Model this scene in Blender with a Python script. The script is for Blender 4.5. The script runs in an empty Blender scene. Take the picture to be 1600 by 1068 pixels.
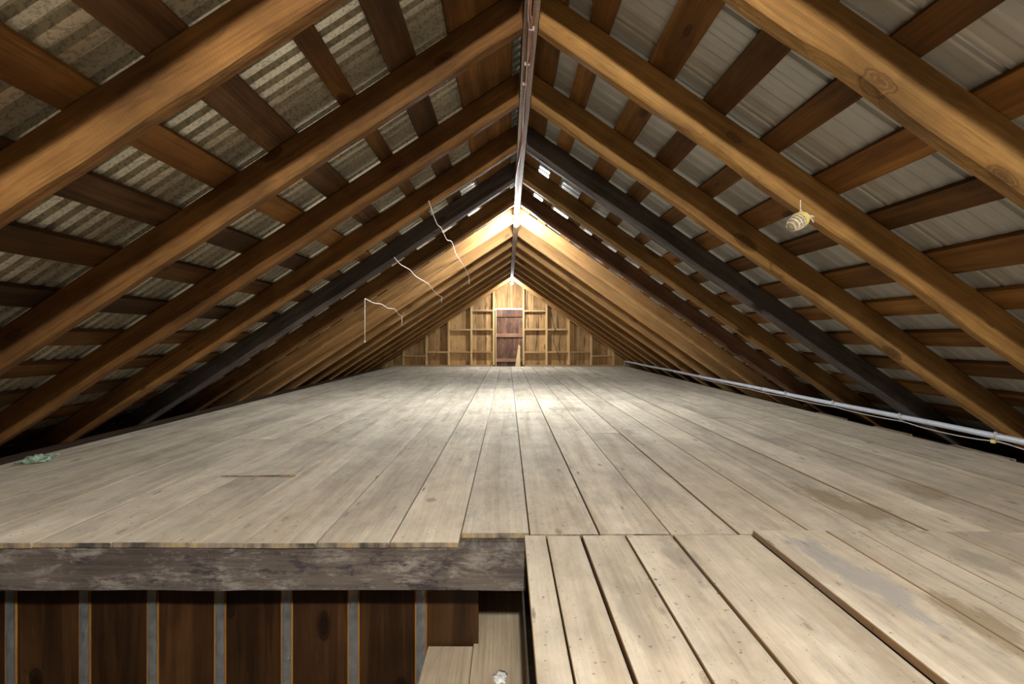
import bpy, bmesh, math, random
from mathutils import Vector, Matrix, noise
random.seed(7)
S = bpy.context.scene
COL = S.collection

# ------------------------------------------------------------ camera, world, exposure
H = 0.785                      # camera height above the deck
F = 711.0                      # focal length in pixels of the 1600 px wide frame
CX, CY = 793.0, 527.0          # vanishing point of the ridge
cd = bpy.data.cameras.new('camera'); cam = bpy.data.objects.new('camera', cd); COL.objects.link(cam)
cam.location = (0, 0, H); cam.rotation_euler = (math.pi/2, 0, 0)
cd.sensor_width = 36.0; cd.lens = F/1600*36; cd.shift_x = 7/1600; cd.shift_y = -7/1600
cd.clip_start = 0.02
S.camera = cam
w = bpy.data.worlds.new('world'); S.world = w; w.use_nodes = True
w.node_tree.nodes['Background'].inputs[0].default_value = (0.62, 0.8, 1.0, 1)
w.node_tree.nodes['Background'].inputs[1].default_value = 2.5
S.view_settings.view_transform = 'Standard'; S.view_settings.look = 'None'
S.view_settings.gamma = 1; S.view_settings.use_curve_mapping = False
S.view_settings.exposure = 1.0
BULB_FAR = 1900.0              # emission of the two lamps in view
BULB_NEAR = 4400.0             # the same kind of lamp hanging behind the camera

# ------------------------------------------------------------ roof geometry
XR = 0.11                      # ridge line
SL, SR = 0.655, 0.695          # slopes, left and right
HB = H + 1.517                 # apex of the rafters' underside
RD = 0.170                     # rafter depth
TOPV = 0.204
RAFT_Y = [1.44, 2.19, 2.90, 3.62, 4.37, 5.12, 5.93, 6.68, 7.43, 8.2, 8.95, 9.7, 10.45, 11.2, 11.95]
def under(x):                  # height of the rafters' underside at x
    return HB - (SL*(XR-x) if x < XR else SR*(x-XR))

# ------------------------------------------------------------ materials
def N(nt, t, **k):
    n = nt.nodes.new(t)
    for a, v in k.items(): setattr(n, a, v)
    return n
def base(name):
    m = bpy.data.materials.new(name); m.use_nodes = True
    nt = m.node_tree; b = nt.nodes['Principled BSDF']
    return m, nt, b
def math_(nt, op, a, b=None, clamp=False):
    n = N(nt, 'ShaderNodeMath', operation=op, use_clamp=clamp)
    for i, v in enumerate((a, b)):
        if v is None: continue
        if not isinstance(v, (int, float)): nt.links.new(v, n.inputs[i])
        else: n.inputs[i].default_value = v
    return n.outputs[0]
def ramp(nt, fac, stops, mode='LINEAR'):
    r = N(nt, 'ShaderNodeValToRGB'); r.color_ramp.interpolation = mode
    e = r.color_ramp.elements
    while len(e) < len(stops): e.new(0.5)
    for i, (p, c) in enumerate(stops):
        e[i].position = p; e[i].color = (c[0], c[1], c[2], 1) if hasattr(c, '__len__') else (c, c, c, 1)
    nt.links.new(fac, r.inputs[0]); return r.outputs[0]
def mix(nt, fac, a, b, mode='MIX'):
    n = N(nt, 'ShaderNodeMix', data_type='RGBA', blend_type=mode)
    for s, v in ((n.inputs[0], fac), (n.inputs[6], a), (n.inputs[7], b)):
        if hasattr(v, 'links'): nt.links.new(v, s)
        elif hasattr(v, '__len__'): s.default_value = (v[0], v[1], v[2], 1)
        else: s.default_value = v if s.type == 'VALUE' else (v, v, v, 1)
    return n.outputs[2]
def noise_(nt, vec, scale, detail=4, rough=.55, dist=0):
    n = N(nt, 'ShaderNodeTexNoise'); nt.links.new(vec, n.inputs['Vector'])
    n.inputs['Scale'].default_value = scale; n.inputs['Detail'].default_value = detail
    n.inputs['Roughness'].default_value = rough; n.inputs['Distortion'].default_value = dist
    return n.outputs['Fac']
def scaled(nt, vec, sc):
    n = N(nt, 'ShaderNodeVectorMath', operation='MULTIPLY'); nt.links.new(vec, n.inputs[0])
    n.inputs[1].default_value = sc; return n.outputs[0]

def wood(name, dark, mid, light, axis=0, knots=0.6, rough=.8, bump=.35, tone=(.8, 1.15), streak=1.0, blot=.25, saw=0.0, grain=6.0, fleck=.6, extra=None, knotcol=None, ks=1.0):
    m, nt, b = base(name)
    tc = N(nt, 'ShaderNodeTexCoord'); P = tc.outputs['Object']
    at = N(nt, 'ShaderNodeAttribute', attribute_name='pid')
    oi = N(nt, 'ShaderNodeObjectInfo')
    rnd = math_(nt, 'FRACT', math_(nt, 'ADD', at.outputs['Fac'], oi.outputs['Random']))
    off = N(nt, 'ShaderNodeCombineXYZ')
    for i, k in enumerate((37.0, 61.0, 83.0)): nt.links.new(math_(nt, 'MULTIPLY', rnd, k), off.inputs[i])
    ad = N(nt, 'ShaderNodeVectorMath', operation='ADD'); nt.links.new(P, ad.inputs[0]); nt.links.new(off.outputs[0], ad.inputs[1])
    V = ad.outputs[0]
    def st(a, o): s = [o, o, o]; s[axis] = a; return scaled(nt, V, s)
    # knots
    kv = N(nt, 'ShaderNodeTexVoronoi', feature='F1'); nt.links.new(st(2.6/ks, 6.0/ks), kv.inputs['Vector']); kv.inputs['Scale'].default_value = 1.0
    wob = math_(nt, 'MULTIPLY', noise_(nt, V, 25, 3), .06)
    kd = math_(nt, 'ADD', kv.outputs['Distance'], wob)
    # grain bends round the knots
    pull = math_(nt, 'MULTIPLY', ramp(nt, kd, [(0, 1), (.35, 0)], 'EASE'), 1.3)
    gsum = noise_(nt, st(.35, grain), 1.6, 5, .6, .5)
    fig = math_(nt, 'FRACT', math_(nt, 'ADD', math_(nt, 'MULTIPLY', gsum, 7.0), pull))
    fig2 = math_(nt, 'ABSOLUTE', math_(nt, 'SUBTRACT', fig, .5))
    c = ramp(nt, gsum, [(.25, dark), (.5, mid), (.75, light)])
    c = mix(nt, math_(nt, 'MULTIPLY', ramp(nt, fig2, [(0, 1), (.16, 0)]), .38*streak), c, dark)
    fine = noise_(nt, st(2.2, 90), 1.0, 3, .6)
    c = mix(nt, .55*streak, c, ramp(nt, fine, [(.3, .62), (.62, 1.12)]), 'MULTIPLY')
    bl = noise_(nt, V, 2.3, 4, .6)
    c = mix(nt, 1.0, c, ramp(nt, bl, [(.3, 1-blot), (.7, 1+blot*.5)]), 'MULTIPLY')
    tn = ramp(nt, math_(nt, 'FRACT', math_(nt, 'MULTIPLY', rnd, 7.13)), [(0, tone[0]), (1, tone[1])])
    c = mix(nt, 1.0, c, tn, 'MULTIPLY')
    if saw:
        wv = N(nt, 'ShaderNodeTexWave', wave_type='BANDS', bands_direction='XYZ'[axis]); nt.links.new(V, wv.inputs['Vector'])
        wv.inputs['Scale'].default_value = 26; wv.inputs['Distortion'].default_value = 9; wv.inputs['Detail'].default_value = 3; wv.inputs['Detail Scale'].default_value = .5
        c = mix(nt, math_(nt, 'MULTIPLY', ramp(nt, noise_(nt, V, 3.5, 3), [(.42, 0), (.62, 1)]), min(1, saw*2)), c, ramp(nt, wv.outputs['Fac'], [(0, .78), (.7, 1.06)]), 'MULTIPLY')
    if knots:
        sel = N(nt, 'ShaderNodeSeparateColor'); nt.links.new(kv.outputs['Color'], sel.inputs[0])
        rad = math_(nt, 'MULTIPLY', math_(nt, 'GREATER_THAN', sel.outputs[0], 1-knots), math_(nt, 'ADD', .12, math_(nt, 'MULTIPLY', sel.outputs[1], .15*ks)))
        inside = math_(nt, 'SUBTRACT', rad, kd)
        km = ramp(nt, math_(nt, 'MULTIPLY', inside, 12), [(0, 0), (.45, 1)])
        kc = knotcol or [v*.35 for v in dark]
        rings = math_(nt, 'ABSOLUTE', math_(nt, 'SUBTRACT', math_(nt, 'FRACT', math_(nt, 'MULTIPLY', kd, 26.0)), .5))
        core = mix(nt, ramp(nt, rings, [(.1, 0), (.45, 1)]), kc, [min(1, v*1.1) for v in dark])
        core = mix(nt, ramp(nt, noise_(nt, V, 55, 4, .7), [(.45, 0), (.6, .8)]), core, [v*.25 for v in dark])
        c = mix(nt, ramp(nt, math_(nt, 'MULTIPLY', inside, 12), [(0, .0), (.12, .35), (.2, .8), (.6, .6), (1, .95)]), c, core)
        halo = math_(nt, 'SUBTRACT', math_(nt, 'MULTIPLY', math_(nt, 'GREATER_THAN', sel.outputs[0], 1-knots), .30), kd)
        c = mix(nt, ramp(nt, math_(nt, 'MULTIPLY', halo, 6), [(0, 0), (.8, .35)]), c, dark)
    if fleck:
        fv = N(nt, 'ShaderNodeTexVoronoi', feature='F1'); nt.links.new(st(5.5, 24), fv.inputs['Vector']); fv.inputs['Scale'].default_value = 1.0
        fs_ = N(nt, 'ShaderNodeSeparateColor'); nt.links.new(fv.outputs['Color'], fs_.inputs[0])
        fr = math_(nt, 'MULTIPLY', math_(nt, 'GREATER_THAN', fs_.outputs[1], .86), math_(nt, 'MULTIPLY', fs_.outputs[0], .34))
        fd = math_(nt, 'ADD', fv.outputs['Distance'], math_(nt, 'MULTIPLY', noise_(nt, V, 60, 3), .15))
        c = mix(nt, math_(nt, 'MULTIPLY', ramp(nt, math_(nt, 'SUBTRACT', fr, fd), [(0, 0), (.12, 1)]), fleck), c, [v*.4 for v in dark])
    if extra: c = extra(nt, c, P, V, rnd)
    nt.links.new(c, b.inputs['Base Color']); b.inputs['Roughness'].default_value = rough
    b.inputs['Specular IOR Level'].default_value = .25
    bp = N(nt, 'ShaderNodeBump'); bp.inputs['Strength'].default_value = bump; bp.inputs['Distance'].default_value = .004
    hgt = math_(nt, 'ADD', math_(nt, 'MULTIPLY', fine, .7), noise_(nt, st(14, 60), 1.0, 2))
    if saw: hgt = math_(nt, 'ADD', hgt, math_(nt, 'MULTIPLY', wv.outputs['Fac'], .9*saw))
    nt.links.new(hgt, bp.inputs['Height']); nt.links.new(bp.outputs[0], b.inputs['Normal'])
    return m

def plain(name, col, rough=.5, metal=0, spec=.5, var=.0, emit=None, vs=20, bump=0):
    m, nt, b = base(name)
    b.inputs['Roughness'].default_value = rough; b.inputs['Metallic'].default_value = metal
    b.inputs['Specular IOR Level'].default_value = spec
    tc = N(nt, 'ShaderNodeTexCoord'); n = noise_(nt, tc.outputs['Object'], vs, 4)
    c = mix(nt, 1.0, col, ramp(nt, n, [(.3, 1-var), (.7, 1+var*.5)]), 'MULTIPLY')
    nt.links.new(c, b.inputs['Base Color'])
    if bump:
        bp = N(nt, 'ShaderNodeBump'); bp.inputs['Strength'].default_value = bump; bp.inputs['Distance'].default_value = .004
        nt.links.new(n, bp.inputs['Height']); nt.links.new(bp.outputs[0], b.inputs['Normal'])
    if emit:
        b.inputs['Emission Color'].default_value = (*emit[0], 1); b.inputs['Emission Strength'].default_value = emit[1]
    return m

def ellipse_mask(nt, P, V, cx, cy, rx, ry, soft=.5, rot=0.0):
    """stain shape: an ellipse on the deck with a ragged border"""
    s = N(nt, 'ShaderNodeSeparateXYZ'); nt.links.new(P, s.inputs[0])
    x = math_(nt, 'SUBTRACT', s.outputs[0], cx); y = math_(nt, 'SUBTRACT', s.outputs[1], cy)
    x = math_(nt, 'ADD', x, math_(nt, 'MULTIPLY', y, rot))
    x = math_(nt, 'DIVIDE', x, rx); y = math_(nt, 'DIVIDE', y, ry)
    d = math_(nt, 'SQRT', math_(nt, 'ADD', math_(nt, 'MULTIPLY', x, x), math_(nt, 'MULTIPLY', y, y)))
    d = math_(nt, 'ADD', d, math_(nt, 'MULTIPLY', math_(nt, 'SUBTRACT', noise_(nt, scaled(nt, P, (9, 3, 1)), 2.0, 5, .7), .5), 2.6))
    return ramp(nt, d, [(1-soft, 1), (1, 0)])
def deck_extra(nt, c, P, V, rnd):
    # end grain is darker, the sawn sides are browner
    tn = N(nt, 'ShaderNodeTexCoord'); sn = N(nt, 'ShaderNodeSeparateXYZ'); nt.links.new(tn.outputs['Normal'], sn.inputs[0])
    en = noise_(nt, scaled(nt, P, (5, 1, 2)), 1.4, 4, .7)
    endc = ramp(nt, en, [(.40, (.055, .048, .04)), (.52, (.24, .19, .13)), (.60, (.36, .26, .12)), (.68, (.14, .065, .03))])
    c = mix(nt, math_(nt, 'LESS_THAN', sn.outputs[1], -.6), c, endc)
    c = mix(nt, math_(nt, 'LESS_THAN', sn.outputs[0], -.6), c, (.22, .13, .06))
    # dust specks, grey dirt, damp stains
    sp = noise_(nt, V, 60, 2, .5)
    c = mix(nt, ramp(nt, sp, [(.68, 0), (.74, .7)]), c, (.09, .07, .05))
    mo = noise_(nt, scaled(nt, V, (1, .6, 1)), 14, 5, .7, .4)
    c = mix(nt, 1.0, c, ramp(nt, mo, [(.3, .84), (.7, 1.08)]), 'MULTIPLY')
    sw = noise_(nt, scaled(nt, V, (22, 1.7, 1)), 1.0, 5, .7, .8)
    c = mix(nt, ramp(nt, sw, [(.60, 0), (.70, .55)]), c, (.25, .19, .125))
    dk = noise_(nt, scaled(nt, V, (3.2, .8, 1)), 1.3, 5, .7, .6)
    c = mix(nt, ramp(nt, dk, [(.52, 0), (.74, .6)]), c, (.24, .21, .17))
    for cx, cy, rx, ry, col, k, rot in ((1.60, 2.16, .11, .36, (.20, .145, .07), .62, .18), (2.13, 2.34, .12, .17, (.22, .16, .085), .55, 0), (1.27, 1.22, .075, .20, (.17, .12, .055), .62, 0),
                                   (1.12, 1.48, .085, .36, (.27, .27, .27), .6, .1), (2.45, 1.72, .2, .10, (.25, .24, .22), .5, 0), (.62, 1.62, .06, .22, (.22, .2, .17), .5, 0),
                                   (.36, 1.3, .05, .2, (.25, .22, .18), .4, 0), (.46, 2.2, .05, .12, (.3, .27, .22), .45, 0), (-.37, 2.2, .03, .03, (.2, .12, .1), .6, 0),
                                   (1.62, 1.55, .09, .10, (.22, .19, .15), .5, 0), (.64, 5.0, .25, .18, (.2, .17, .13), .5, 0)):
        c = mix(nt, math_(nt, 'MULTIPLY', ellipse_mask(nt, P, V, cx, cy, rx, ry, .45, rot), k), c, col)
    return c
def weather_extra(nt, c, P, V, rnd):
    a = noise_(nt, scaled(nt, P, (3, 1, 9)), 2.0, 8, .75, .2)
    c = mix(nt, ramp(nt, a, [(.50, 0), (.66, .75)]), c, (.30, .27, .235))
    bq = noise_(nt, scaled(nt, P, (4, 1, 11)), 1.3, 8, .78, .1)
    c = mix(nt, ramp(nt, bq, [(.53, 0), (.60, .9)]), c, (.035, .026, .03))
    cr = noise_(nt, scaled(nt, P, (.9, 1, 40)), 1.0, 4, .6, .5)
    c = mix(nt, ramp(nt, cr, [(.66, 0), (.70, .8)]), c, (.02, .015, .012))
    ws = N(nt, 'ShaderNodeTexVoronoi'); nt.links.new(P, ws.inputs['Vector']); ws.inputs['Scale'].default_value = 9
    c = mix(nt, ramp(nt, ws.outputs['Distance'], [(.035, .9), (.06, 0)]), c, (.75, .74, .70))
    return c
def gable_extra(nt, c, P, V, rnd):
    a = noise_(nt, scaled(nt, V, (14, 1, 1.2)), 1.0, 5, .65, .6)
    return mix(nt, ramp(nt, a, [(.56, 0), (.66, .8)]), c, (.05, .032, .018))
def door_extra(nt, c, P, V, rnd):
    a = noise_(nt, scaled(nt, V, (6, 1, 3)), 1.0, 5, .65, .6)
    return mix(nt, ramp(nt, a, [(.46, 0), (.62, .7)]), c, (.05, .035, .035))

M = {}
M['deck'] = wood('deck_pine', (.40, .33, .235), (.56, .49, .375), (.645, .585, .47), axis=1, knots=.42, ks=.55, fleck=.8, tone=(.86, 1.08), blot=.2, streak=.45, saw=.0, rough=.85, extra=deck_extra, knotcol=(.22, .165, .11))
M['loose'] = wood('loose_board_pine', (.32, .25, .17), (.44, .36, .25), (.52, .43, .31), axis=1, knots=.3, tone=(.9, 1.05), blot=.2, knotcol=(.2, .12, .07))
M['aged'] = wood('rafter_aged', (.080, .031, .008), (.19, .088, .023), (.32, .165, .052), axis=0, knots=.7, saw=.13, bump=.5, blot=.45)
M['amber'] = wood('rafter_amber', (.13, .064, .018), (.25, .132, .038), (.36, .21, .072), axis=0, knots=.7, saw=.13, bump=.5, blot=.4)
M['grey'] = wood('rafter_grey', (.045, .036, .032), (.085, .070, .062), (.18, .155, .14), axis=0, knots=.4, saw=.12, bump=.5, blot=.4)
M['darkred'] = wood('rafter_dark', (.07, .032, .016), (.13, .062, .032), (.22, .11, .06), axis=0, knots=.4, saw=.1, bump=.4, blot=.35)
M['pine'] = wood('rafter_pine', (.22, .105, .034), (.38, .20, .068), (.50, .30, .12), axis=0, knots=.45, saw=.15, bump=.3, blot=.2)
M['batten_a'] = wood('roof_board_amber', (.085, .035, .009), (.19, .085, .020), (.29, .145, .040), axis=1, knots=.6, blot=.45, tone=(.6, 1.25))
M['batten_b'] = wood('roof_board_dark', (.045, .022, .010), (.11, .055, .022), (.22, .12, .052), axis=1, knots=.6, blot=.5, tone=(.6, 1.2))
M['ridge'] = wood('ridge_board', (.10, .055, .03), (.23, .135, .078), (.34, .23, .14), axis=1, knots=.1, saw=.9, bump=.8)
M['beam'] = wood('weathered_beam', (.055, .042, .034), (.105, .085, .07), (.17, .145, .12), axis=0, knots=.2, bump=.6, blot=.35, extra=weather_extra)
M['panel'] = wood('dark_varnished_board', (.012, .0055, .0025), (.036, .016, .006), (.085, .040, .013), axis=2, knots=.7, rough=.42, bump=.15, tone=(.7, 1.25), blot=.5)
M['strip'] = wood('amber_edge', (.2, .085, .015), (.32, .15, .03), (.42, .22, .05), axis=2, knots=0, rough=.5)
M['gable'] = wood('gable_board', (.30, .155, .060), (.50, .29, .115), (.64, .41, .185), axis=2, knots=.7, tone=(.65, 1.12), blot=.3, extra=gable_extra)
M['stud'] = wood('stud_pine', (.42, .26, .10), (.60, .41, .185), (.70, .52, .27), axis=2, knots=.2, blot=.15)
M['nog'] = wood('blocking_pine', (.34, .2, .085), (.50, .32, .15), (.62, .44, .22), axis=0, knots=.2, blot=.2)
M['hatch'] = wood('hatch_board', (.12, .052, .028), (.24, .115, .065), (.36, .19, .11), axis=2, knots=.4, tone=(.5, 1.2), extra=door_extra)
M['hatchrail'] = wood('hatch_rail', (.2, .10, .055), (.34, .185, .105), (.45, .26, .16), axis=0, knots=.3)
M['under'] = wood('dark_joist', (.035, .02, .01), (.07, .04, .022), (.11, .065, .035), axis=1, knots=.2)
M['outer'] = wood('sheathing', (.07, .05, .035), (.12, .085, .06), (.18, .13, .09), axis=0, knots=.3)
M['tape'] = plain('duct_tape', (.27, .285, .29), rough=.28, metal=.6, spec=.6, var=.35, vs=14, bump=.6)
M['pvc'] = plain('grey_conduit', (.50, .53, .58), rough=.35, spec=.5, var=.08)
M['clip'] = plain('conduit_clip', (.62, .64, .66), rough=.3, metal=.5, var=.1)
M['twine'] = plain('twine', (.74, .66, .52), rough=.9, spec=.1, var=.25, vs=60, bump=.5)
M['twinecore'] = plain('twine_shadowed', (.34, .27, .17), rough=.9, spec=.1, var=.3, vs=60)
M['cordwhite'] = plain('pale_cord', (.78, .70, .62), rough=.8, spec=.1, var=.1)
M['yellow'] = plain('yellow_wrap', (.75, .62, .16), rough=.6, var=.2)
M['brownwire'] = plain('orange_brown_cable', (.42, .17, .085), rough=.5, var=.2)
M['greywire'] = plain('pale_cable', (.42, .36, .32), rough=.5, var=.2)
M['blackwire'] = plain('black_cable', (.02, .018, .018), rough=.5, var=.2)
M['rag'] = plain('pale_green_cloth', (.33, .45, .34), rough=.9, spec=.1, var=.7, vs=28, bump=.8)
M['holder'] = plain('lamp_holder', (.55, .56, .58), rough=.5, var=.1)
M['bulb'] = plain('lit_bulb', (1, 1, 1), emit=((.88, .94, 1.0), BULB_FAR))
M['bulbfar'] = plain('lit_bulb_small', (1, 1, 1), emit=((.88, .94, 1.0), BULB_FAR*.38))
M['bulbnear'] = plain('lit_bulb_warm', (1, 1, 1), emit=((1.0, .95, .88), BULB_NEAR))

def metal(name, col, dark, speck, rough, met):
    m, nt, b = base(name)
    tc = N(nt, 'ShaderNodeTexCoord'); P = tc.outputs['Object']
    a = noise_(nt, scaled(nt, P, (3, 3, 3)), 1.2, 5, .6)
    c = mix(nt, ramp(nt, a, [(.3, .0), (.75, 1)]), col, dark)
    if speck:
        s = noise_(nt, P, 75, 3, .6)
        c = mix(nt, ramp(nt, s, [(.5, 0), (.6, speck)]), c, [v*.35 for v in dark])
    nt.links.new(c, b.inputs['Base Color'])
    b.inputs['Roughness'].default_value = rough; b.inputs['Metallic'].default_value = met
    return m
M['galv'] = metal('galvanised_corrugated', (.80, .76, .62), (.50, .47, .38), .5, .35, .6)
M['sheet'] = metal('grey_roof_sheet', (.44, .43, .395), (.33, .325, .30), 0, .4, .2)

# ------------------------------------------------------------ object helpers
def tag(o, label=None, cat=None, group=None, kind=None):
    if label: o['label'] = label
    if cat: o['category'] = cat
    if group: o['group'] = group
    if kind: o['kind'] = kind
    return o
class MB:
    def __init__(s): s.v = []; s.f = []; s.p = []; s.sm = []
    def add(s, verts, faces, pid=0.0, smooth=False):
        n = len(s.v); s.v += [tuple(v) for v in verts]; s.f += [tuple(n+i for i in f) for f in faces]
        s.p += [pid]*len(verts); s.sm += [smooth]*len(faces); return s
    def build(s, name, mat, parent=None, loc=(0, 0, 0), mtx=None):
        me = bpy.data.meshes.new(name); me.from_pydata(s.v, [], s.f); me.materials.append(mat)
        at = me.attributes.new('pid', 'FLOAT', 'POINT'); at.data.foreach_set('value', s.p)
        me.polygons.foreach_set('use_smooth', s.sm); me.update()
        o = bpy.data.objects.new(name, me); COL.objects.link(o)
        if mtx is not None: o.matrix_world = mtx
        else: o.location = loc
        if parent: o.parent = parent
        return o
def box(mb, x0, x1, y0, y1, z0, z1, pid=None, c=.0015):
    """a board with small chamfers"""
    if pid is None: pid = random.random()
    c = min(c, (x1-x0)*.3, (y1-y0)*.3, (z1-z0)*.3)
    bm = bmesh.new(); bmesh.ops.create_cube(bm, size=1)
    for v in bm.verts: v.co = ((x0+x1)/2+v.co.x*(x1-x0), (y0+y1)/2+v.co.y*(y1-y0), (z0+z1)/2+v.co.z*(z1-z0))
    if c > 0: bmesh.ops.bevel(bm, geom=bm.edges[:], offset=c, segments=1, affect='EDGES')
    bm.verts.index_update()
    mb.add([v.co.copy() for v in bm.verts], [[v.index for v in f.verts] for f in bm.faces], pid); bm.free(); return mb
def empty(name, loc=(0, 0, 0)):
    o = bpy.data.objects.new(name, None); COL.objects.link(o); o.location = loc; o.empty_display_size = .05
    return o
def tube(mb, pts, r, sides=8, pid=0.0, cap=True):
    pts = [Vector(p) for p in pts]; rings = []
    up = Vector((0, 0, 1)); last = None
    for i, p in enumerate(pts):
        d = (pts[min(i+1, len(pts)-1)] - pts[max(i-1, 0)]).normalized()
        if last is None:
            a = d.cross(up if abs(d.z) < .9 else Vector((1, 0, 0))).normalized()
        else: a = (last - d*last.dot(d)).normalized()
        last = a; b = d.cross(a)
        rr = r[i] if isinstance(r, (list, tuple)) else r
        rings.append([p + a*math.cos(t)*rr + b*math.sin(t)*rr for t in [2*math.pi*k/sides for k in range(sides)]])
    vs = [v for q in rings for v in q]; fs = []
    for i in range(len(rings)-1):
        for k in range(sides):
            k2 = (k+1) % sides
            fs.append((i*sides+k, i*sides+k2, (i+1)*sides+k2, (i+1)*sides+k))
    if cap:
        fs.append(tuple(reversed(range(sides)))); n = (len(rings)-1)*sides; fs.append(tuple(n+k for k in range(sides)))
    mb.add(vs, fs, pid, True); return mb
def lathe(mb, prof, cx, cy, cz, seg=20):
    vs = []; fs = []
    for r, z in prof:
        for k in range(seg):
            t = 2*math.pi*k/seg; vs.append((cx+r*math.cos(t), cy+r*math.sin(t), cz+z))
    for i in range(len(prof)-1):
        for k in range(seg):
            k2 = (k+1) % seg; fs.append((i*seg+k, i*seg+k2, (i+1)*seg+k2, (i+1)*seg+k))
    fs.append(tuple(range(seg))[::-1]); fs.append(tuple((len(prof)-1)*seg+k for k in range(seg)))
    mb.add(vs, fs, 0, True); return mb
def smooth_path(pts, n=6):
    pts = [Vector(p) for p in pts]; out = []
    q = [pts[0]*2-pts[1]] + pts + [pts[-1]*2-pts[-2]]
    for i in range(1, len(q)-2):
        for k in range(n):
            t = k/n; a, b, c, d = q[i-1], q[i], q[i+1], q[i+2]
            out.append(.5*((2*b)+(-a+c)*t+(2*a-5*b+4*c-d)*t*t+(-a+3*b-3*c+d)*t**3))
    out.append(pts[-1]); return out

# ------------------------------------------------------------ roof sheets
def sheet(name, side, prof, y0, y1, step, mat, xe, noff):
    s = SL if side < 0 else SR
    ca = 1/math.sqrt(1+s*s); sa = s*ca
    n = int((y1-y0)/step); L = (xe-.0)/ca
    vs = []; fs = []
    rows = 3
    for i in range(n+1):
        y = y0+i*step; h = noff + prof(y)
        for k in range(rows):
            l = L*k/(rows-1)
            vs.append((XR+side*(l*ca + h*sa), y, HB - l*sa + h*ca))
    # close the ridge: the first row starts over the ridge line
    for i in range(n+1):
        x, y, z = vs[i*rows]; d = abs(x-XR)
        vs[i*rows] = (XR, y, z + d*s)
    for i in range(n):
        for k in range(rows-1):
            a = i*rows+k; fs.append((a, a+1, a+rows+1, a+rows))
    # underside and upper side a little apart: a real sheet
    nv = len(vs); vs2 = [(x+side*sa*.004, y, z+ca*.004) for x, y, z in vs]
    mb = MB(); mb.add(vs, fs, 0, False); mb.add(vs2, [tuple(reversed(f)) for f in fs], 0, False)
    o = mb.build(name, mat); return tag(o, kind='structure')
def prof_left(y):
    t = (y/.070) % 1.0
    if t < .56: return .0
    if t < .64: return (t-.56)/.08*.030
    if t < .92: return .030
    return (1-t)/.08*.030
def prof_right(y):
    t = ((y-.23)/.375) % 1.0
    d = t*.375
    if d < .004: return d/.004*.014
    if d < .016: return .014
    if d < .020: return (.020-d)/.004*.014
    q = (d-.020) % .083
    if q < .010: return -.0025*q/.010
    if q < .035: return -.0025
    if q < .045: return -.0025*(.045-q)/.010
    return 0
sheet('ceiling_left', -1, prof_left, -3.6, 12.75, .005, M['galv'], 4.2, RD+.030)
sheet('ceiling_right', 1, prof_right, -3.6, 12.75, .004, M['sheet'], 4.2, RD+.030)

# ------------------------------------------------------------ rafters
ORD = ['nearest', 'second', 'third', 'fourth', 'fifth', 'sixth', 'seventh', 'eighth', 'ninth', 'tenth', 'eleventh', 'twelfth', 'thirteenth', 'fourteenth', 'fifteenth']
def rafter(side, y, thick, mat, xe=3.98, x_in=None, rough=.0025, seed=0, wane=0.0):
    s = SL if side < 0 else SR
    ca = 1/math.sqrt(1+s*s); sa = s*ca
    edge = x_in
    def lx(lz, X): return (abs(X-XR) - sa*lz)/ca
    seg = 70; c = .007
    prof = [(c, 0), (thick-c, 0), (thick, c), (thick, RD-c), (thick-c, RD), (c, RD), (0, RD-c), (0, c)]   # (y, z)
    rnd = random.Random(seed)
    vs = []; fs = []
    for i in range(seg+1):
        t = i/seg
        for (py, pz) in prof:
            a = lx(pz, edge); b = lx(pz, XR+side*(xe))
            l = a+(b-a)*t
            wav = noise.noise(Vector((l*5.0, pz*9+seed, py*9))) ; fine = noise.noise(Vector((l*24, pz*30+seed*3, py*30)))
            low = 1.0 if pz < RD*.5 else .3
            dy = (wav*.0045+fine*.0018)*low*(rough/.0025)
            dz = (noise.noise(Vector((l*3.2, seed*2.7, py*14)))*.005 + fine*.0016 + wane*max(0, noise.noise(Vector((l*2.1, seed*1.3, 5)))-.05)*.05*(1 if py < thick*.5 else .3))*low*(rough/.0025) if pz < RD*.5 else 0
            vs.append((l, (py+dy) if side > 0 else -(py+dy), pz+dz))
    P = len(prof)
    for i in range(seg):
        for k in range(P):
            k2 = (k+1) % P; f = (i*P+k, (i+1)*P+k, (i+1)*P+k2, i*P+k2)
            fs.append(f if side > 0 else f[::-1])
    fs.append(tuple(range(P)) if side > 0 else tuple(range(P))[::-1]); n = seg*P
    e = tuple(n+k for k in range(P)); fs.append(e[::-1] if side > 0 else e)
    mb = MB(); mb.add(vs, fs, 0, False)
    X = Vector((side*ca, 0, -sa)); Z = Vector((side*sa, 0, ca)); Y = Z.cross(X)
    mt = Matrix(((X.x, Y.x, Z.x, XR), (X.y, Y.y, Z.y, y), (X.z, Y.z, Z.z, HB), (0, 0, 0, 1)))
    return mb.build('rafter', mat, mtx=mt)
LM = ['aged', 'aged', 'aged', 'aged', 'grey', 'aged'] + ['pine']*9
RM = ['amber', 'amber', 'amber', 'grey', 'amber', 'darkred'] + ['pine']*9
LW = ['rough golden brown rafter', 'reddish brown rafter with lit lower edge', 'brown rafter', 'brown rafter', 'grey weathered rafter', 'dark brown rafter'] + ['pale pine rafter']*9
RW = ['thick golden brown rafter with knots', 'golden brown rafter with ragged lower edge', 'golden brown rafter', 'charcoal grey rafter', 'brown rafter with golden lower edge', 'dark brown rafter'] + ['pale pine rafter']*9
RX0, RX1 = .077, .142          # faces of the ridge boards
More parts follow.
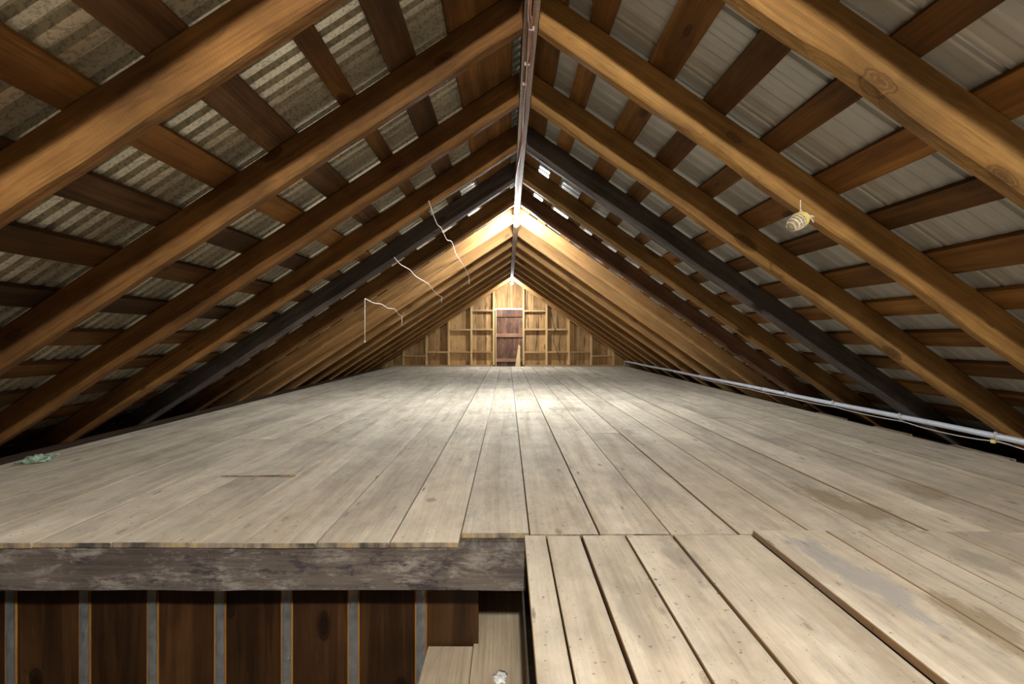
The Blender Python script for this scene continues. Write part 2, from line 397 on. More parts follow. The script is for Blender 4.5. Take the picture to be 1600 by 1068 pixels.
for i, y in enumerate(RAFT_Y):
    th = .058 if i < 6 else .048
    for side in (-1, 1):
        nm = (LM if side < 0 else RM)[i]
        o = rafter(side, y, th, M[nm], x_in=RX0-.003 if side < 0 else RX1+.007, rough=.0025 if i < 6 else .0012, seed=i*2+(side > 0)+1, wane=1.0 if (side > 0 and i in (0, 1)) else .4)
        where = 'left' if side < 0 else 'right'
        tag(o, '%s on the %s roof slope, %s from the camera' % ((LW if side < 0 else RW)[i], where, ORD[i]), 'rafter', 'rafters of the %s roof slope' % where)
for y in (.69, -.06):
    for side in (-1, 1):
        o = rafter(side, y, .055, M['aged'], x_in=RX0-.003 if side < 0 else RX1+.012, seed=40+side+int(y*10))
        where = 'left' if side < 0 else 'right'
        tag(o, 'brown rafter of the %s slope %s the camera' % (where, 'just over' if y > 0 else 'right above and behind'), 'rafter', 'rafters of the %s roof slope' % where)

# ridge: two boards side by side, the gap opens towards the camera
for k, (xa, xb) in enumerate(((RX0, .102), (.113, RX1))):
    mb = MB(); seg = 90; vs = []; fs = []
    for i in range(seg+1):
        y = -3.5+i*(12.35+3.5)/seg
        gap = 0 if y > 3.4 else min(.022, (3.4-y)*.013)
        w0, w1 = xa, xb
        if k == 0: w1 = xb+.004-gap*.35
        else: w0 = xa-.004+gap*.45; w1 = xb+gap*.3
        j = noise.noise(Vector((y*6, k*5, 0)))*.0025
        zb = HB-.022+noise.noise(Vector((y*2.5, k*9, 3)))*.006
        vs += [(w0+j, y, zb), (w1+j, y, zb), (w1, y, HB+TOPV-.01), (w0, y, HB+TOPV-.01)]
    for i in range(seg):
        for q in range(4):
            q2 = (q+1) % 4; fs.append((i*4+q, i*4+q2, (i+1)*4+q2, (i+1)*4+q))
    fs += [(3, 2, 1, 0), tuple(seg*4+q for q in range(4))]
    mb.add(vs, fs, .3*k); o = mb.build('ridge_board', M['ridge'])
    tag(o, 'rough sawn ridge board, %s one of the pair along the roof peak' % ('left' if k == 0 else 'right'), 'ridge board', 'ridge boards')

# ------------------------------------------------------------ roof boards across the rafters
LB = [(-.03, .28), (.44, .564), (.729, .808), (1.017, 1.154), (1.302, 1.418), (1.58, 1.70), (1.876, 2.0), (2.18, 2.30), (2.47, 2.59), (2.76, 2.88), (3.05, 3.17), (3.34, 3.46), (3.63, 3.75), (3.85, 3.95)]
LBm = 'ababababaababa'
RB = [(.155, .285), (.392, .488), (.676, .805), (.944, 1.054), (1.22, 1.313), (1.478, 1.60), (1.744, 1.846), (2.013, 2.15), (2.28, 2.40), (2.55, 2.67), (2.82, 2.94), (3.10, 3.22), (3.37, 3.49), (3.64, 3.76), (3.86, 3.97)]
NTH = ['first', 'second', 'third', 'fourth', 'fifth', 'sixth', 'seventh', 'eighth', 'ninth', 'tenth', 'eleventh', 'twelfth', 'thirteenth', 'fourteenth', 'fifteenth']
def roof_board(side, xa, xb, mat, k):
    s = SL if side < 0 else SR; ca = 1/math.sqrt(1+s*s); sa = s*ca
    # x values were taken on the boards' underside
    def l_of(x): return (abs((side*x)-XR) - sa*RD)/ca
    la, lb = sorted((l_of(xa), l_of(xb)))
    mb = MB(); y0, y1 = -3.5, 12.35; seg = 60; vs = []; fs = []
    rn = random.Random(k*3+side)
    for i in range(seg+1):
        y = y0+(y1-y0)*i/seg
        a = la+noise.noise(Vector((y*1.5, k, side)))*.006; b = lb+noise.noise(Vector((y*1.5, k+9, side)))*.006
        for l, h in ((a, RD+.001), (b, RD+.001), (b, RD+.026), (a, RD+.026)): vs.append((l, y, h))
    for i in range(seg):
        for q in range(4):
            q2 = (q+1) % 4; fs.append((i*4+q, i*4+q2, (i+1)*4+q2, (i+1)*4+q))
    fs += [(3, 2, 1, 0), tuple(seg*4+q for q in range(4))]
    X = Vector((side*ca, 0, -sa)); Z = Vector((side*sa, 0, ca))
    vs = [tuple(Vector((XR, 0, HB)) + X*v[0] + Vector((0, v[1], 0)) + Z*v[2]) for v in vs]
    if side < 0: fs = [f[::-1] for f in fs]
    mb.add(vs, fs, 0); return mb.build('roof_board', mat)
for k, (a, b) in enumerate(LB):
    o = roof_board(-1, a, b, M['batten_'+LBm[k]], k)
    tag(o, '%s board across the left slope rafters under corrugated metal, %s down from the ridge' % ('amber' if LBm[k] == 'a' else 'dark brown', NTH[k]), 'roof board', 'roof boards of the left slope')
for k, (a, b) in enumerate(RB):
    o = roof_board(1, a, b, M['batten_a'], k)
    tag(o, 'amber brown board across the right slope rafters under grey metal, %s down from the ridge' % NTH[k], 'roof board', 'roof boards of the right slope')

# ------------------------------------------------------------ deck
mb = MB(); rn = random.Random(3)
xs = [-3.13, -2.98, -2.72, -2.42, -2.12, -1.82, -1.52, -1.22, -1.01, -.731, -.452, -.186, .088, .368, .65, .925, 1.22, 1.48, 1.71, 1.96, 2.2, 2.48, 2.72, 2.98, 3.22]
for i in range(len(xs)-1):
    a, b = xs[i], xs[i+1]
    if b <= -.4 or i == 9: y0 = 1.737+rn.uniform(-.004, .006)
    elif b < 0: y0 = 1.742
    elif b < .1: y0 = 1.826
    else: y0 = 1.816
    if -2.0 < b < -1.5: y0 += .0
    joints = [y0]; y = y0+rn.uniform(1.6, 4.2)
    while y < 11.6: joints.append(y); y += rn.uniform(2.6, 4.4)
    joints.append(12.36)
    for k in range(len(joints)-1):
        g = rn.uniform(.0012, .004) if b > -1 and a < 1.6 else rn.uniform(.0006, .0022)
        dz = rn.uniform(-.002, .0015)
        ln = joints[k+1]-joints[k]; sk = rn.uniform(-.0015, .0015)
        box(mb, a+g+sk, b-g+sk, joints[k]+.001, joints[k+1]-.001, -.021, dz, rn.random(), c=.0022)
# planks of the near part, right of the opening
nx = [(.066, .150, 0), (.155, .286, -.001), (.296, .463, 0), (.469, .648, .001), (.658, .966, .002), (.974, 1.256, .021), (1.262, 1.388, .020), (1.39, 1.51, .019), (1.514, 1.735, .018), (1.74, 1.97, .016), (1.975, 2.2, .012), (2.205, 2.46, .01), (2.465, 2.72, .006), (2.725, 2.97, .003), (2.975, 3.22, 0)]
for a, b, dz in nx:
    box(mb, a, b, -3.4, 1.809-rn.uniform(0, .004), dz-.024, dz, rn.random(), c=.0022)
# left of the stair opening and behind the camera
box(mb, -3.13, -2.6, -3.4, .4, -.022, 0, .3)
deck = mb.build('floor', M['deck']); tag(deck, kind='structure')

# a split, lifted sliver of floor board left of the middle
mb = MB()
mb.add([(-1.62, 2.57, .001), (-1.20, 2.57, .001), (-1.25, 2.80, .001), (-1.62, 2.57, .005), (-1.20, 2.57, .011), (-1.25, 2.80, .004)], [(0, 2, 1), (3, 4, 5), (0, 1, 4, 3), (1, 2, 5, 4), (2, 0, 3, 5)], .4)
o = mb.build('wood_splinter', M['deck']); tag(o, 'flat triangular splinter lifting from the floorboards left of the middle', 'splinter')

# beam under the front edge of the deck
mb = MB(); seg = 60; vs = []; fs = []
x0, x1 = -3.3, .071
for i in range(seg+1):
    x = x0+(x1-x0)*i/seg
    q = [(1.752, -.022), (1.748, -.028), (1.750, -.186), (1.756, -.190), (1.90, -.190), (1.90, -.022)]
    for j, (yy, zz) in enumerate(q):
        nn = noise.noise(Vector((x*4, j*3.3, 0)))*.003
        vs.append((x, yy+(nn if j in (1, 2, 0, 3) else 0), zz-.0+(nn if j in (2, 3) else 0)))
P = 6
for i in range(seg):
    for k in range(P):
        k2 = (k+1) % P; fs.append((i*P+k, i*P+k2, (i+1)*P+k2, (i+1)*P+k))
fs += [tuple(range(P))[::-1], tuple(seg*P+k for k in range(P))]
mb.add(vs, fs); o = mb.build('header_beam', M['beam'])
tag(o, 'weathered grey brown timber beam under the cut ends of the floorboards', 'beam')

# joist at the side of the opening, and the joists under the deck (dark, seen through the gap)
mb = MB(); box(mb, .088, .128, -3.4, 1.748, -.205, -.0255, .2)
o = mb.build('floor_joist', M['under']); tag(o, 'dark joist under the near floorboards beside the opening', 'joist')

# brown board wall under the beam, with tape over its seams
WY = 2.0
def wx(px): return (px-CX)*WY/F
seams = [19, 134, 240, 345, 449, 553, 658]
ed = [wx(s) for s in seams]
ed = [ed[0]-.30*k for k in (4, 3, 2, 1)] + ed + [wx(748)]
mb = MB()
for i in range(len(ed)-1):
    box(mb, ed[i]+.001, ed[i+1]-.001, WY, WY+.02, -1.60, -.195, random.random(), c=.001)
tag(mb.build('wall_stair', M['panel']), kind='structure')
TW = ['leftmost', 'second from the left', 'third from the left', 'fourth from the left', 'fifth from the left', 'sixth from the left', 'rightmost']
for i, s in enumerate(seams):
    x = wx(s); t = empty('seam_strip', (x, WY-.002, -.9))
    tag(t, 'grey taped seam between dark brown boards under the beam, %s' % TW[i], 'taped seam', 'taped seams of the brown board wall')
    crease = set(random.Random(i+50).sample(range(4, 44), 7))
    b1 = MB(); box(b1, -.0265, .0265, -.004, .001, -.68, .70, i*.13, c=.001); b1.build('amber_strip', M['strip'], t)  # amber strip that shows along both edges of the tape
    b2 = MB(); vs = []; fs = []; n = 46; rr = random.Random(i)
    for k in range(n+1):
        z = -.68+1.38*k/n
        for q, xx in enumerate((-.0195, -.007, .007, .0195)):
            vs.append((xx+rr.uniform(-.0005, .0005), -.0062-(.0012 if q in (1, 2) else 0)-abs(rr.gauss(0, .0010))-(.004 if k in crease and q in (1, 2) else 0), z+rr.uniform(-.004, .004)))
    for k in range(n):
        for q in range(3): fs.append((k*4+q, k*4+q+1, k*4+q+5, k*4+q+4))
    b2.add(vs, fs, 0); b2.add([(v[0], -.0042, v[2]) for v in vs], [f[::-1] for f in fs], 0)
    b2.build('tape', M['tape'], t)

# loose boards on the lower level
def board_thing(name, corners, z, th, label, mat):
    mb = MB(); n = len(corners)
    vs = [(x, y, z-th) for x, y in corners] + [(x, y, z) for x, y in corners]
    fs = [tuple(range(n))[::-1], tuple(range(n, 2*n))] + [(k, (k+1) % n, (k+1) % n+n, k+n) for k in range(n)]
    mb.add(vs, fs, random.random()); o = mb.build(name, mat); return tag(o, label, 'board', 'loose boards below the beam')
LZ = H-1.345
board_thing('loose_board', [(-.148, .7), (.086, .7), (.086, 2.62), (-.148, 2.62)], LZ, .024, 'wide pale board running back under the right end of the beam', M['loose'])
board_thing('loose_board', [(-.356, .7), (-.151, .7), (-.151, 1.985), (-.190, 1.985), (-.345, 1.985)], LZ-.0015, .022, 'shorter pale board lying against the brown wall below the beam', M['loose'])
mb = MB()
lump = bmesh.new(); bmesh.ops.create_icosphere(lump, subdivisions=3, radius=1)
for v in lump.verts:
    n_ = max(.35, 1+.8*noise.noise(v.co*1.9))
    v.co = Vector((v.co.x*.024*n_, v.co.y*.030*n_, v.co.z*.005*n_))
mb.add([v.co+Vector((-.028, 1.80, LZ+.003)) for v in lump.verts], [[v.index for v in f.verts] for f in lump.faces], 0, True)
o = mb.build('plaster_blob', plain('white_plaster', (.8, .8, .78), rough=.9, var=.3, vs=60)); tag(o, 'small white blob of plaster stuck on the wide pale lower board', 'plaster blob')
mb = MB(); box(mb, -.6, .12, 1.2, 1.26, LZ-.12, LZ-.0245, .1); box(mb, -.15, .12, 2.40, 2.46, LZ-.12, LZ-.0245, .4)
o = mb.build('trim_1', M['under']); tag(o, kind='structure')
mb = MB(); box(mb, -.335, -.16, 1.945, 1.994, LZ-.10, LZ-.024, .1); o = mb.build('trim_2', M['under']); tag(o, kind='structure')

# outer shell: eaves, lower storey, rear wall
def shell(name, *a):
    mb = MB(); box(mb, *a, .1, c=0); return tag(mb.build(name, M['outer']), kind='structure')
shell('wall_left', -4.08, -4.0, -3.6, 12.7, -1.8, -.10)
shell('wall_right', 4.0, 4.08, -3.6, 12.7, -1.8, -.10)
shell('floor_lower', -4.08, 4.08, -3.6, 12.7, -1.85, -1.75)
mb = MB()
fy = -3.5
mb.add([(-4.3, fy, -1.8), (4.3, fy, -1.8), (4.3, fy, -.2), (XR, fy, HB+.27), (-4.3, fy, -.2), (-4.3, fy-.05, -1.8), (4.3, fy-.05, -1.8), (4.3, fy-.05, -.2), (XR, fy-.05, HB+.27), (-4.3, fy-.05, -.2)],
       [(0, 1, 2, 3, 4), (9, 8, 7, 6, 5), (0, 5, 6, 1), (1, 6, 7, 2), (2, 7, 8, 3), (3, 8, 9, 4), (4, 9, 5, 0)], .2)
tag(mb.build('wall_front', M['outer']), kind='structure')
# wall plates the rafters stand on, beyond the deck edge
for k, (x0, x1, xt) in enumerate(((-3.50, -3.14, 0), (3.235, 3.45, 0))):
    mb = MB(); box(mb, x0, x1, -3.4, 12.35, -.30, -.045, .3*k); tag(mb.build('trim_%d' % (k+3), M['under']), kind='structure')

# pieces of pale board lying in the eaves, seen between the rafters
for k, (y, l, lab) in enumerate(((3.25, .42, 'pale narrow board in the right eave behind the charcoal rafter'), (4.0, .36, 'pale crumpled strip in the right eave behind the conduit'), (4.75, .40, 'short pale board in the right eave farther along the conduit'))):
    mb = MB(); box(mb, 3.355, 3.40, y-l/2, y+l/2, -.054, -.028, .2*k); o = mb.build('offcut_board', M['loose']); tag(o, lab, 'offcut', 'offcuts in the right eave')

# ------------------------------------------------------------ gable wall
GY = 12.42
def gx(px, d=0): return (px-CX)*(GY-d)/F
def gz(py, d=0): return H+(CY-py)*(GY-d)/F
def roofz(x, off=.215): return under(x)+off
DX0, DX1 = gx(772, .09), gx(818, .09)
zslit = gz(482.6)
mb = MB(); x = -4.25; rg = random.Random(11)
edges = [x]
while x < 4.25:
    x += rg.uniform(.16, .27); edges.append(x)
edges = sorted([e for e in edges if not (DX0-.06 < e < DX0+.12) and not (DX1-.12 < e < DX1+.06)] + [DX0+.01, DX1-.01])
def gboard(a, b, z0, pid, ztop=None):
    cuts = [a]+([XR] if a < XR < b else [])+[b]
    top = [(c, (roofz(c)+.03 if ztop is None else ztop)) for c in cuts]
    pts = [(a, z0), (b, z0)] + top[::-1]; n = len(pts)
    vs = [(px_, GY, pz_) for px_, pz_ in pts] + [(px_, GY+.022, pz_) for px_, pz_ in pts]
    fs = [tuple(range(n)), tuple(range(n, 2*n))[::-1]] + [((k+1) % n, k, k+n, (k+1) % n+n) for k in range(n)]
    mb.add(vs, fs, pid)
for a, b in zip(edges[:-1], edges[1:]):
    in_door = a >= DX0 and b <= DX1
    g = .0005
    gboard(a+g, b-g, (zslit+.024) if in_door else -.4, rg.random())
# backing boards behind the seams, leaving the slit over the hatch open
for (a, b, z0, z1) in ((-4.25, DX0, -.4, None), (DX1, 4.25, -.4, None), (DX0, DX1, zslit+.028, None)):
    n0 = len(mb.v)
    cuts = [a]+([XR] if a < XR < b else [])+[b]
    pts = [(a, z0), (b, z0)]+[(c, roofz(c)+.02) for c in cuts][::-1]; n = len(pts)
    mb.add([(p, GY+.03, q) for p, q in pts]+[(p, GY+.05, q) for p, q in pts], [tuple(range(n)), tuple(range(n, 2*n))[::-1]]+[((k+1) % n, k, k+n, (k+1) % n+n) for k in range(n)], .5)
tag(mb.build('wall_back', M['gable']), kind='structure')
# lower storey of the gable end
shell('wall_back_lower', -4.1, 4.1, GY+.08, GY+.14, -1.8, .0)

# hatch door in the gable
D = tag(empty('door_1', ((DX0+DX1)/2, GY, 0)), kind='structure')
dm = MB(); ndb = 5; rg = random.Random(5)
wv = [0, .24, .45, .66, .83, 1]
wd = DX1-DX0
for k in range(5):
    box(dm, -wd/2+wv[k]*wd+.001, -wd/2+wv[k+1]*wd-.001, .03, .052, -.02, zslit-.03, [.1, .75, .55, .3, .9][k], c=0)
box(dm, -wd/2-.05, wd/2+.05, .056, .075, -.05, zslit-.035, .2, c=0)
dm.build('door_panel', M['hatch'], D)
for (py, hh) in ((489.0, .20), (523.5, .10), (562.5, .09)):
    rm = MB(); zc = gz(py, .03); box(rm, -wd/2+.03, wd/2-.03, .002, .029, zc-hh/2, zc+hh/2, rg.random(), c=.003)
    rm.build('door_rail', M['hatch'] if py < 495 else M['hatchrail'], D)

# studs, blocking, sole plate
SN = ['outermost left', 'second from the left', 'third from the left', 'fourth from the left', 'left of the hatch', 'right of the hatch', 'fourth from the right', 'third from the right', 'second from the right', 'outermost right']
st_px = [630, 666, 701, 736.5, 771.5, 818, 854, 889, 924, 958.6]
st_x = [gx(p, .09) for p in st_px]
for k, x in enumerate(st_x):
    mb = MB(); hw = .024
    pts = [(x-hw, .04), (x+hw, .04), (x+hw, under(x+hw)+.155), (x-hw, under(x-hw)+.155)]
    n = 4; vs = [(p, GY-.09, q) for p, q in pts]+[(p, GY-.001, q) for p, q in pts]
    mb.add(vs, [(0, 1, 2, 3), (7, 6, 5, 4), (1, 0, 4, 5), (2, 1, 5, 6), (3, 2, 6, 7), (0, 3, 7, 4)], 0)
    o = mb.build('wall_stud', M['stud']); tag(o, 'pale pine stud of the far gable wall, %s' % SN[k], 'stud', 'studs of the gable wall')
mb = MB(); box(mb, st_x[0]-.4, DX0-.03, GY-.09, GY-.001, .001, .038); o = mb.build('sole_plate', M['nog']); tag(o, 'low timber plate under the gable studs left of the hatch', 'sole plate', 'sole plates')
mb = MB(); box(mb, DX1+.03, st_x[-1]+.4, GY-.09, GY-.001, .001, .038); o = mb.build('sole_plate', M['nog']); tag(o, 'low timber plate under the gable studs right of the hatch', 'sole plate', 'sole plates')
nogs = [(0, 1, 556, 'low'), (1, 2, 550, 'low'), (2, 3, 515, 'upper'), (2, 3, 550, 'low'), (3, 4, 485, 'top'), (3, 4, 514.5, 'middle'), (3, 4, 550, 'low'),
        (5, 6, 485.5, 'top'), (5, 6, 514.5, 'middle'), (5, 6, 550, 'low'), (6, 7, 514.5, 'upper'), (6, 7, 550, 'low'), (7, 8, 550, 'low'), (8, 9, 556, 'low')]
BAY = {0: 'leftmost bay', 1: 'second bay from the left', 2: 'third bay from the left', 3: 'bay left of the hatch', 5: 'bay right of the hatch', 6: 'second bay right of the hatch', 7: 'third bay right of the hatch', 8: 'rightmost bay'}
for a, b, py, lev in nogs:
    mb = MB(); z = gz(py, .09); box(mb, st_x[a]+.0245, st_x[b]-.0245, GY-.085, GY-.001, z-.022, z+.022)
    o = mb.build('blocking_board', M['nog']); tag(o, '%s timber blocking between gable studs, %s' % (lev, BAY[a]), 'blocking', 'blocking of the gable wall')
# pale frame edge beside the hatch
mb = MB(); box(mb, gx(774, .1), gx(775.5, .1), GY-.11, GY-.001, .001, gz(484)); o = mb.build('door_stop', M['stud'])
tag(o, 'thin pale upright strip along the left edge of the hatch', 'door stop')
# pale wedge of wood leaning on the hatch
mb = MB()
xw0, xw1 = gx(805, .1), gx(813, .1)
vs = [(xw0, GY-.16, .17-.165), (xw1, GY-.16, .005), (xw1, GY-.005, .56), (xw1-.05, GY-.005, .60), (xw0, GY-.14, .005), (xw1, GY-.14, .005), (xw1, GY+.0, .55), (xw1-.05, GY+.0, .59)]
mb.add(vs, [(0, 1, 2, 3), (7, 6, 5, 4), (1, 0, 4, 5), (2, 1, 5, 6), (3, 2, 6, 7), (0, 3, 7, 4)], .1)
o = mb.build('wood_offcut', M['stud']); tag(o, 'narrow pale wood offcut leaning against the lower half of the hatch', 'offcut')
# black wire hanging on the gable boards
pts = [(gx(862, .096), GY-.096, gz(491, .096)), (gx(864, .096), GY-.096, gz(504)), (gx(867, .096), GY-.096, gz(516)), (gx(865, .096), GY-.096, gz(530)), (gx(869, .096), GY-.096, gz(545)), (gx(873, .096), GY-.096, gz(556)), (gx(875, .096), GY-.096, gz(567))]
mb = MB(); tube(mb, smooth_path(pts), .008, 6); o = mb.build('hanging_cable', M['blackwire']); tag(o, 'thin black cable hanging down the gable boards right of the hatch', 'cable')

# ------------------------------------------------------------ lamps on the ridge
def lamp(x, y, z, mat, label, down=135.0, col=(.88, .94, 1.0)):
    t = tag(empty('ceiling_lamp', (x, y, z)), label, 'lamp', 'lamps along the ridge')
    top = HB-.026-z
    a = MB(); lathe(a, [(.055, top), (.060, top-.008), (.060, top-.022), (.036, top-.034), (.026, top-.058)], 0, 0, 0); a.build('lamp_holder', M['holder'], t)
    b = MB(); z0 = top-.058
    prof = [(.013, z0), (.015, z0-.012), (.026, z0-.030), (.032, z0-.048), (.031, z0-.062), (.022, z0-.076), (.010, z0-.082)]
    lathe(b, prof[::-1], 0, 0, 0, 12); b.build('bulb', mat, t)
    L = bpy.data.lights.new('floor_fill_spot', 'SPOT'); L.energy = down; L.color = col; L.spot_size = math.radians(172); L.spot_blend = 1.0  # added spot below the bulb, throws extra light on the floor
    L.shadow_soft_size = .03; lo = bpy.data.objects.new('floor_fill_spot', L); COL.objects.link(lo); lo.parent = t; lo.location = (0, 0, z0-.084-.035)
    return t
lamp(XR, 5.55, HB-.15, M['bulb'], 'lit bulb on the ridge midway along the attic, nearer of two')
lamp(XR, 11.62, HB-.15, M['bulbfar'], 'lit bulb on the ridge close to the gable wall, farther of two', 90.0)
t = lamp(XR, -1.0, HB-.15, M['bulbnear'], 'lit bulb hanging below the ridge behind the camera', 150.0, (1.0, .97, .92))
t.location.z = HB-.15-.14
rod = MB(); tube(rod, [(0, 0, .124), (0, 0, .262)], .006, 6); rod.build('pendant_rod', M['holder'], t)

# cables along the ridge
def on_img(px, py, h):         # point at height h above the camera seen at a pixel
    d = h*F/(CY-py); return Vector(((px-CX)*d/F, d, H+h))
hc = 1.517-.022-.010
mb = MB(); tube(mb, smooth_path([(.113, 1.2, H+hc+.006), on_img(829.5, 0, hc), on_img(830.5, 30, hc), on_img(829.5, 55, hc), on_img(827, 80, hc), on_img(824, 100, hc), on_img(822.5, 125, hc), on_img(819, 160, hc), on_img(817.5, 200, hc), on_img(816, 225, hc-.004), on_img(811, 250, hc), on_img(806.5, 275, hc), on_img(806, 300, hc), (XR, 5.5, H+hc)], 6), .0065, 8)
o = mb.build('electric_cable', M['brownwire']); tag(o, 'orange brown cable stapled under the ridge boards', 'cable', 'cables under the ridge')
mb = MB(); tube(mb, smooth_path([(.100, 1.2, H+hc), on_img(826, 0, hc), on_img(827, 40, hc), on_img(825.5, 70, hc-.004), on_img(823, 110, hc-.008), on_img(821.5, 130, hc-.006), on_img(818, 170, hc-.006), on_img(816, 215, hc), on_img(813, 240, hc-.008), on_img(809, 262, hc), on_img(805, 290, hc)], 6), .0045, 8)
o = mb.build('electric_cable', M['greywire']); tag(o, 'pale grey cable twisted beside the orange brown cable under the ridge', 'cable', 'cables under the ridge')
for k, (px, py, lb) in enumerate(((830.5, 45, 'nearest the camera'), (823.5, 100, 'second from the camera'), (820, 131, 'third from the camera'))):
    p = on_img(px, py, hc); mb = MB(); box(mb, p.x-.014, p.x+.014, p.y-.004, p.y+.004, p.z-.009, p.z+.012, 0)
    o = mb.build('cable_staple', M['greywire']); tag(o, 'pale cable staple on the ridge, %s' % lb, 'staple', 'cable staples on the ridge')

# ------------------------------------------------------------ conduit along the right eave
CXX, CZ = 3.165, under(3.165)-.034
D0, D1 = -3.3, 12.2
mb = MB(); pts = [(CXX, D0, CZ)]
y = D0
while y < D1-.4:
    y += .4; pts.append((CXX+.003*math.sin(y*1.7), y, CZ+.003*math.sin(y*2.3)))
pts.append((CXX-.02, D1, CZ)); 
C = tag(empty('conduit_pipe', (CXX, 0, CZ)), 'long pale grey conduit pipe strapped under the lower ends of the right rafters', 'pipe')
tube(mb, [(p[0]-CXX, p[1], p[2]-CZ) for p in pts], .0205, 14); mb.build('pipe', M['pvc'], C)
mb = MB(); tube(mb, [(-.02, D1-.02, 0), (-.022, D1+.03, -.02), (-.022, D1+.035, -CZ+.003)], .012, 8); mb.build('pipe_drop', M['pvc'], C)
for i, y in enumerate(RAFT_Y[:14]):
    mb = MB(); yy = y+.03
    ring = [(math.cos(t)*.026, yy+.0, math.sin(t)*.026) for t in [k*2*math.pi/12 for k in range(13)]]
    vs = []; fs = []
    for (a, _, c_) in ring:
        vs += [(a, yy-.009, c_), (a, yy+.009, c_), (a*.82, yy+.009, c_*.82), (a*.82, yy-.009, c_*.82)]
    for k in range(12):
        for q in range(4):
            q2 = (q+1) % 4; fs.append((k*4+q, k*4+q2, k*4+4+q2, k*4+4+q))
    mb.add(vs, fs, 0, True); box(mb, -.028, -.016, yy-.008, yy+.008, .0, .034, 0)
    mb.build('pipe_clip', M['clip'], C)
for y in (2.62, 5.6, 8.6):
    mb = MB(); tube(mb, [(0, y-.05, 0), (0, y+.05, 0)], .0245, 14); mb.build('coupling', M['pvc'], C)
# thin beige cable sagging beside the pipe
pts = []
y = 1.8
ys = [1.6]+[r for r in RAFT_Y[1:9]]
for a, b in zip(ys[:-1], ys[1:]):
    sag = {0: .02, 1: .022, 2: .018}.get(ys.index(a), .008)
    for k in range(5):
        t = k/5; pts.append((CXX-.02, a+(b-a)*t, CZ-.028-sag*4*t*(1-t)))
pts.append((CXX-.02, ys[-1], CZ-.028))
mb = MB(); tube(mb, smooth_path(pts, 3), .0045, 6); o = mb.build('thin_cable', M['greywire']); tag(o, 'thin beige cable sagging below the grey conduit pipe', 'cable')
mb = MB(); box(mb, CXX-.032, CXX-.018, 2.93, 2.955, CZ-.042, CZ-.020, 0); o = mb.build('cable_tie', M['yellow']); tag(o, 'small yellow tie on the cable below the conduit', 'cable tie')

# ------------------------------------------------------------ strings under the left slope
def on_left(px, py, drop=.006):
    a = (CX-px)/F; b = (CY-py)/F; d = (HB-H-SL*XR-drop)/(b+SL*a)
    return Vector((-a*d, d, H+b*d))
def string(pix, hang, label, sway=None):
    p = [on_left(*q) for q in pix]
    mb = MB(); tube(mb, smooth_path(p, 5), .0042, 6)
    for (i, ln, dx) in hang:
        q = p[i]; d = q.y; tube(mb, [q, q+Vector((dx*.5*d/F, 0, -ln*.5*d/F)), q+Vector((dx*d/F, 0, -ln*d/F))], .0040, 6)
        if ln > 40:
            e = q+Vector((dx*d/F, 0, -ln*d/F)); tube(mb, [e, e+Vector((0, 0, -.02))], [.008, .009], 6)
    o = mb.build('string', M['cordwhite']); return tag(o, label, 'string', 'strings tacked under the left rafters')
string([(670, 314), (675, 330), (683, 350), (690, 357), (698, 374), (706, 378), (712, 396), (717, 404), (724, 414), (733, 432)], [(-1, 12, 0)], 'pale string tacked under the left rafters, nearest the ridge')
string([(616, 402), (626, 413), (640, 421), (648, 430), (657, 436), (669, 443), (676, 452), (685, 461), (690, 463)], [(-1, 10, 0)], 'pale string tacked under the left rafters, middle one of three')
string([(570, 466), (584, 473), (596, 475), (606, 481), (617, 483), (623, 491), (628, 493), (631, 488)], [(0, 66, 0), (-2, 15, 0)], 'pale string tacked under the left rafters with one long end hanging down')

# ------------------------------------------------------------ ball of twine hanging from a right rafter
def on_right(px, py, drop=0.0):
    a = (px-CX)/F; b = (CY-py)/F; d = (HB-H+SR*XR-drop)/(b+SR*a)
    return Vector((a*d, d, H+b*d))
top = on_right(1251, 312, .004); d = top.y
k_ = d/F
T = tag(empty('twine_ball', top), 'ball of pale twine hanging by a string from the second right rafter', 'twine')
ctr = Vector((-4*k_, .0, -34*k_))
ax = Vector((.80, .15, .50)).normalized(); b1 = ax.cross(Vector((0, 1, 0))).normalized(); b2 = ax.cross(b1)
def ell(u, a, r=1.0):           # u in -1..1 along the spool
    rad = .031*math.sqrt(max(0, 1-abs(u)**2.2))*r + .003
    return ctr + ax*u*.056 + b1*rad*math.cos(a) + b2*rad*math.sin(a)
mb = MB(); vs = []; fs = []
for i in range(15):
    for j in range(18): vs.append(ell(-1+2*i/14, 2*math.pi*j/18, .94))
for i in range(14):
    for j in range(18): fs.append((i*18+j, i*18+(j+1) % 18, (i+1)*18+(j+1) % 18, (i+1)*18+j))
fs += [tuple(range(18))[::-1], tuple(14*18+j for j in range(18))]
mb.add(vs, fs, 0, True); mb.build('twine_core', M['twinecore'], T)
mb = MB(); rr = random.Random(2); pts = []
for i in range(420):
    t = i/420; a = t*2*math.pi*13; u = -.92+1.84*t + .10*math.sin(a*.5+1)
    pts.append(ell(max(-.97, min(.97, u)), a, 1.03))
tube(mb, pts, .0020, 5)
pts = []
for i in range(240):
    t = i/240; a = t*2*math.pi*5; u = .8*math.sin(a*1.07)
    pts.append(ell(u, a, 1.07))
tube(mb, pts, .0016, 5); mb.build('twine_winding', M['twine'], T)
mb = MB()
for u in (.12, .22, .32, .42): tube(mb, [ell(u+.1*math.sin(2*math.pi*j/24), 2*math.pi*j/24, 1.09) for j in range(25)], .0028, 5)
mb.build('yellow_binding', M['yellow'], T)
mb = MB()
knot = Vector((0, 0, -15*k_))
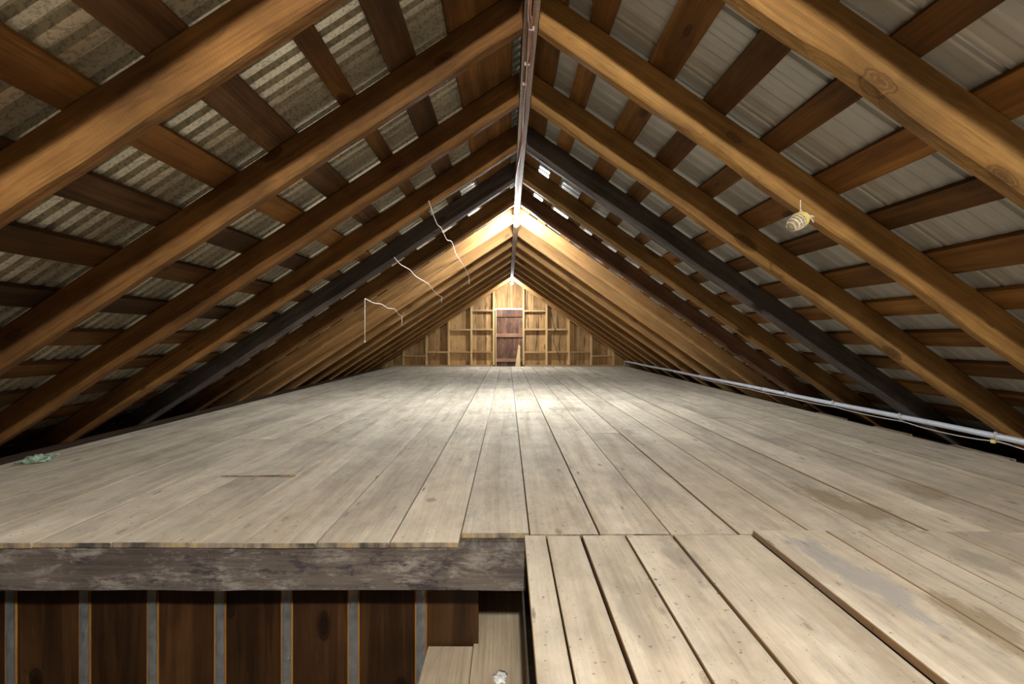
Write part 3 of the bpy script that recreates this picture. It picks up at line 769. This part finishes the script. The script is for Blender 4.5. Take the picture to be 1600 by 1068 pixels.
tube(mb, [(0, 0, 0), (-.001, 0, -.02), knot], .0024, 6)
tube(mb, smooth_path([knot, knot+Vector((-.004, 0, -.012)), ell(-.3, 4.2, 1.1)]), .0022, 6)
tube(mb, smooth_path([knot, knot+Vector((.012, 0, -.018)), knot+Vector((.03, 0, -.034)), ctr+Vector((.062, 0, .022))]), .0024, 6)
mb.build('hanging_loop', M['twine'], T)
mb = MB(); e = ctr+Vector((.048, 0, .022))
for k in range(7):
    t = Vector((rr.uniform(.012, .032), rr.uniform(-.01, .01), rr.uniform(-.026, .014)))
    tube(mb, smooth_path([e+Vector((-.016, 0, 0)), e+t*.4+Vector((0, 0, .004)), e+t]), .0024, 5)
mb.build('loose_end', M['twine'], T)

# ------------------------------------------------------------ green cloth at the left edge of the deck
def fl(px, py): d = H*F/(py-CY); return ((px-CX)*d/F, d)
mb = MB()
def blob(cx, cy, lx_, ly_, lz_, sd, rot):
    bm = bmesh.new(); bmesh.ops.create_icosphere(bm, subdivisions=4, radius=1)
    for v in bm.verts:
        n1 = noise.noise(v.co*2.2+Vector((sd, 0, 0)))*.5 + noise.noise(v.co*5+Vector((sd, 3, 0)))*.28
        c0 = v.co*(1+n1); x, y, z = c0.x*lx_, c0.y*ly_, max(-.25, c0.z)*lz_
        v.co = Vector((x*math.cos(rot)-y*math.sin(rot)+cx, x*math.sin(rot)+y*math.cos(rot)+cy, z+lz_*.25+.002))
    bm.verts.index_update(); mb.add([v.co.copy() for v in bm.verts], [[v.index for v in f.verts] for f in bm.faces], 0, True); bm.free()
px_, py_ = fl(57, 722); blob(px_, py_, .060, .035, .034, 1, .5)
px_, py_ = fl(75, 715); blob(px_, py_, .028, .018, .016, 4, .6)
px_, py_ = fl(34, 723); blob(px_, py_, .030, .012, .010, 7, .5)
px_, py_ = fl(86, 711); blob(px_, py_, .022, .008, .007, 9, .9)
o = mb.build('cloth_scrap', M['rag']); tag(o, 'crumpled pale green cloth scrap at the left edge of the floor', 'cloth scrap')
